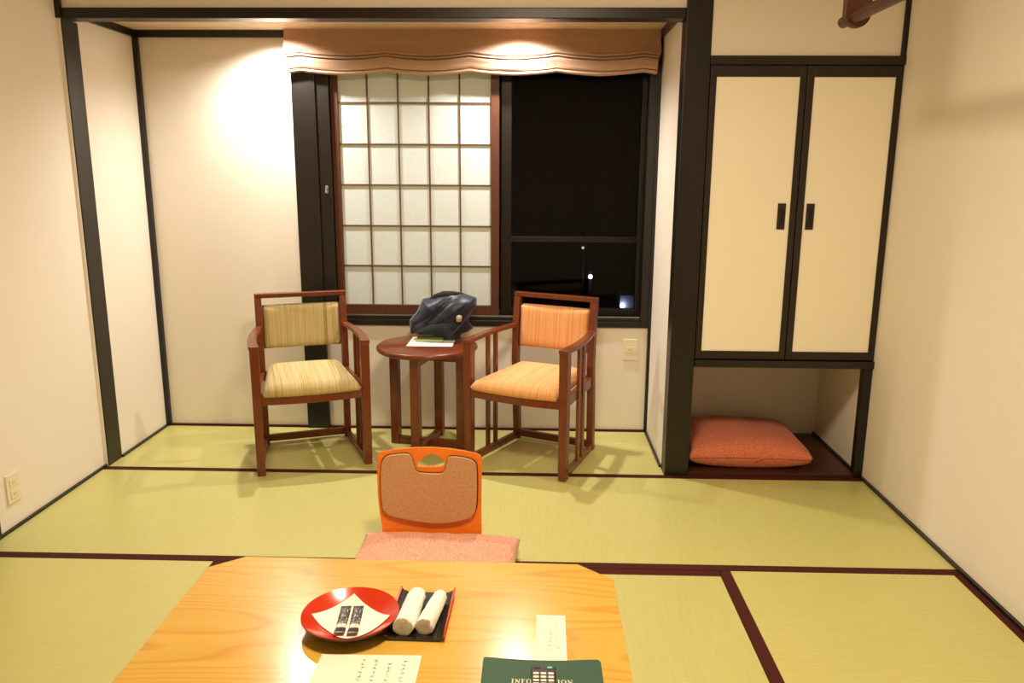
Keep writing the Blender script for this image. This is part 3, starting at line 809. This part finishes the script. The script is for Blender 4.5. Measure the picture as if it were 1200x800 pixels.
sl = m.build('paper_slip', M['letter_paper'], None, (2.094, -1.771, ZB), math.radians(-.6)); tag(sl, 'narrow cream paper slip tucked under the green folder', 'paper')
strokes(sl, [(.014, -.025, 9), (-.002, -.055, 7)], .001, .0125, 8, M['ink_pale'], 'printing')

FX, FY = 2.070, -1.977
fo = thing('information_folder', 'dark green folder lettered INFORMATION on the low table under the remote control', 'folder', (FX, FY, ZB+.0012))
cov = [(-.128,-.005),(-.128,-.31),(.128,-.31),(.128,-.012),(.1265,-.004),(.122,.0005),(.115,.001),(.09,-.001),(.06,-.0045),(.03,-.006),(.0,-.0065),(-.03,-.006),(-.06,-.004),(-.09,-.0015),(-.122,.002),(-.127,.0)]
m = MB(); m.prism(cov, .0165, .0200); m.build('front_cover', M['folder'], fo, bevel=.001)
m = MB(); m.prism(cov, 0, .003); m.build('back_cover', M['folder'], fo, bevel=.001)
m = MB(); m.box(-.1275, -.1235, -.305, -.008, .003, .0165); m.build('spine', M['folder'], fo)
m = MB(); m.box(-.1234, .118, -.30, -.014, .0035, .016); m.build('pages', M['pages'], fo)
# lettering
def letters(txt, x0, y1, h, wds, gap, parent, z):
    m = MB(); T, s = h*.17, h*.06         # thick and thin strokes
    x = x0
    def r(a, b, c, d): m.box(a, b, c, d, z, z+.0004)
    def dia(p, q, w): m.bar((p[0], p[1], z+.0002), (q[0], q[1], z+.0002), w, .0004)
    y0 = y1-h
    for ch in txt:
        w = wds[ch]*h
        if ch == 'I':
            r(x+w/2-T/2, x+w/2+T/2, y0, y1); r(x, x+w, y1-s, y1); r(x, x+w, y0, y0+s)
        elif ch == 'N':
            r(x+w*.12, x+w*.12+s*1.3, y0, y1); r(x+w*.88-s*1.3, x+w*.88, y0, y1); dia((x+w*.12, y1-s), (x+w*.85, y0+s), T)
            r(x, x+w*.3, y1-s, y1); r(x+w*.7, x+w, y1-s, y1); r(x, x+w*.3, y0, y0+s)
        elif ch == 'F':
            r(x+w*.14, x+w*.14+T, y0, y1); r(x, x+w*.95, y1-s*1.2, y1); r(x+w*.3, x+w*.75, y0+h*.48, y0+h*.48+s*1.2); r(x, x+w*.5, y0, y0+s); r(x+w*.9, x+w*.97, y1-h*.25, y1); r(x+w*.7, x+w*.76, y0+h*.4, y0+h*.64)
        elif ch == 'O':
            n = 28; vo, vi, vo2, vi2 = [], [], [], []
            for k in range(n):
                a = 2*PI*k/n; cx, cy = x+w/2, (y0+y1)/2
                vo.append(m.bm.verts.new((cx+math.cos(a)*w/2, cy+math.sin(a)*h/2, z+.0004))); vi.append(m.bm.verts.new((cx+math.cos(a)*(w/2-T), cy+math.sin(a)*(h/2-s), z+.0004)))
            for k in range(n): m.bm.faces.new((vo[k], vo[(k+1)%n], vi[(k+1)%n], vi[k]))
        elif ch == 'R':
            r(x+w*.14, x+w*.14+T, y0, y1); r(x, x+w*.6, y1-s, y1); r(x+w*.3, x+w*.6, y0+h*.46, y0+h*.46+s); r(x+w*.6, x+w*.6+T, y0+h*.5, y1-s*.5); dia((x+w*.5, y0+h*.47), (x+w*.9, y0+s), T); r(x, x+w*.45, y0, y0+s)
        elif ch == 'M':
            r(x+w*.1, x+w*.1+s*1.3, y0, y1); r(x+w*.82-T/2, x+w*.82+T/2, y0, y1); dia((x+w*.12, y1-s), (x+w*.47, y0+s), T); dia((x+w*.47, y0+s), (x+w*.82, y1-s), s*1.3); r(x, x+w*.25, y0, y0+s); r(x+w*.7, x+w, y0, y0+s)
        elif ch == 'A':
            dia((x+w*.12, y0+s), (x+w*.5, y1), s*1.3); dia((x+w*.5, y1), (x+w*.86, y0+s), T); r(x+w*.28, x+w*.7, y0+h*.34, y0+h*.34+s); r(x, x+w*.28, y0, y0+s); r(x+w*.7, x+w, y0, y0+s)
        elif ch == 'T':
            r(x+w/2-T/2, x+w/2+T/2, y0, y1); r(x, x+w, y1-s*1.2, y1); r(x, x+w*.07, y1-h*.24, y1); r(x+w*.93, x+w, y1-h*.24, y1); r(x+w*.25, x+w*.75, y0, y0+s)
        x += w + gap*h
    m.build('lettering', M['gold'], parent)
    return x
wd = dict(I=.36, N=.74, F=.56, O=.74, R=.68, M=.86, A=.72, T=.64)
txt = 'INFORMATION'; h = .0150
tot = sum(wd[c] for c in txt)*h + .14*h*10
letters(txt, -.0005-tot/2, -.0735, h, wd, .14, fo, .0201)
# remote control on the folder
rc = thing('remote_control', 'slim black remote control with pale keys lying on the green folder', 'remote control', (2.0725, -2.028, ZB+.0222))
m = MB(); m.box(-.026, .026, -.19, 0, 0, .016); m.build('case', M['remote'], rc, bevel=.003)
for r_ in range(10):
    for c_ in range(3):
        x = (c_-1)*.0155; y = -.0275 - r_*.0115
        m = MB(); m.box(x-.0058, x+.0058, y-.0036, y+.0036, .016, .0178); m.build('key', M['button'], rc, bevel=.0008)
m = MB(); m.box(.008, .0185, -.011, -.004, .016, .0178); m.build('key', M['button_teal'], rc, bevel=.0008)['label'] = 'teal power key'
m = MB(); m.box(-.020, -.007, -.0105, -.0065, .016, .0168); m.build('key', M['blackv'], rc)['label'] = 'dark top key'

# ------------------------------------------------------------------ hanging clothes rail by the right wall
hr = thing('clothes_rail', 'brown wooden hanging rail with round-ended bracket near the ceiling at right', 'clothes rail', (3.054, -.8, 1.8466))
for yy in (0, -1.5):
    m = MB(); W = .042; zt = ZC-1.8466-.001
    poly = [(W, zt)] + [(W*math.cos(a), W+W*math.sin(a)) for a in [-i*PI/16 for i in range(17)]] + [(-W, zt)]
    m.prism(poly, yy-.013, yy+.013, xf=lambda u, v, w: (u+.012, w, v)); m.build('bracket', M['rod'], hr, bevel=.003)
m = MB(); m.tube([(0, .088, .031), (0, .085, .031), (0, .078, .031), (0, -1.62, .031)], [.008, .014, .0185, .0195], 20); m.build('rod', M['rod'], hr, smooth=True, bevel=0)

# ------------------------------------------------------------------ night outside
m = MB(); m.box(-6, 14, .9, 40, -3.2, -3.0); struct(m.build('ground_outside', M['outdoor']))
gr = thing('guard_rail', 'dark metal guard rail outside the night window', 'rail', (2.2, .96, .55))
m = MB(); m.box(-1.4, .75, -.012, .012, .455, .485); m.build('top_bar', M['alum'], gr, bevel=.002)
for x in (-1.38, .73):
    m = MB(); m.box(x-.012, x+.012, -.012, .012, -3.55, .455); m.build('post', M['alum'], gr)
def street_lamp(x, y, z, r, mk, label):
    t = thing('street_lamp', label, 'street lamp', (x, y, -3.0))
    m = MB(); m.tube([(0,.1,0), (0,.1,z+3.25), (0,.06,z+3.32), (0,0,z+3.0+r*1.6)], .04, 8); m.build('pole', M['pole'], t, smooth=True)
    m = MB(); m.lathe([(0, -r), (r*.7, -r*.7), (r, 0), (r*.7, r*.7), (0, r)], n=16); m.build('lamp_head', mk, t, (0, 0, z+3.0), smooth=True)
street_lamp(3.30, 14, -.88, .046, M['bulb'], 'bright bluish street lamp seen in the night window above the orange armchair')
street_lamp(3.12, 14, -.24, .028, M['bulb_dim'], 'small dim lamp high in the dark window pane, above the bright one')
sh2 = thing('outdoor_shed', 'small pale shed wall lit by a lamp at the lower right of the night window', 'shed', (4.35, 14.5, -3.0))
m = MB(); m.box(-.35, .17, -.3, .6, 0, 1.68); m.build('wall', M['shed'], sh2)
m = MB(); m.box(-.40, .22, -.34, .65, 1.681, 1.74); m.build('roof', M['pole'], sh2)
m = MB(); m.lathe([(0,-.05),(.035,-.03),(.05,0),(.035,.03),(0,.05)], n=12); m.build('wall_lamp', M['bulb_wall'], sh2, (-.30, -.36, 1.45), smooth=True)

# ------------------------------------------------------------------ light
def light(name, kind, loc, power, col, **k):
    d = bpy.data.lights.new(name, kind); d.energy = power; d.color = col
    for a, b in k.items(): setattr(d, a, b)
    o = bpy.data.objects.new(name, d); COL.objects.link(o); o.location = loc; return o
light('ceiling_lamp', 'AREA', (2.05, -1.80, 2.38), 50, (1.0, .82, .56), shape='DISK', size=.5)
for x in (.775, 1.965):
    light('alcove_downlight', 'SPOT', (x, .43, 2.07), 106, (1.0, .92, .83), spot_size=math.radians(150), spot_blend=.9, shadow_soft_size=.03)
wd_ = bpy.data.worlds.new('night'); sc.world = wd_; wd_.use_nodes = True
wd_.node_tree.nodes['Background'].inputs['Color'].default_value = (.0003, .0003, .0004, 1)
wd_.node_tree.nodes['Background'].inputs['Strength'].default_value = 1

# ------------------------------------------------------------------ camera
cam = bpy.data.cameras.new('camera'); co = bpy.data.objects.new('camera', cam); COL.objects.link(co)
cam.sensor_width = 36; cam.lens = 925.08*36/1200; cam.clip_start = .05
f = Vector((-0.02662943, 0.97734298, -0.20997995)); r = Vector((0.99958018, 0.02843254, 0.0055724)); u = r.cross(f)
mw = Matrix((( r.x, u.x, -f.x, 2.04281824), (r.y, u.y, -f.y, -3.51871), (r.z, u.z, -f.z, 1.38990662), (0,0,0,1)))
co.matrix_world = mw
sc.camera = co
sc.view_settings.view_transform = 'Standard'; sc.view_settings.look = 'None'; sc.view_settings.gamma = 1
sc.view_settings.use_curve_mapping = False; sc.view_settings.exposure = 0.0
sc.cycles.max_bounces = 10; sc.cycles.diffuse_bounces = 6; sc.cycles.transparent_max_bounces = 8
sc.cycles.use_denoising = True
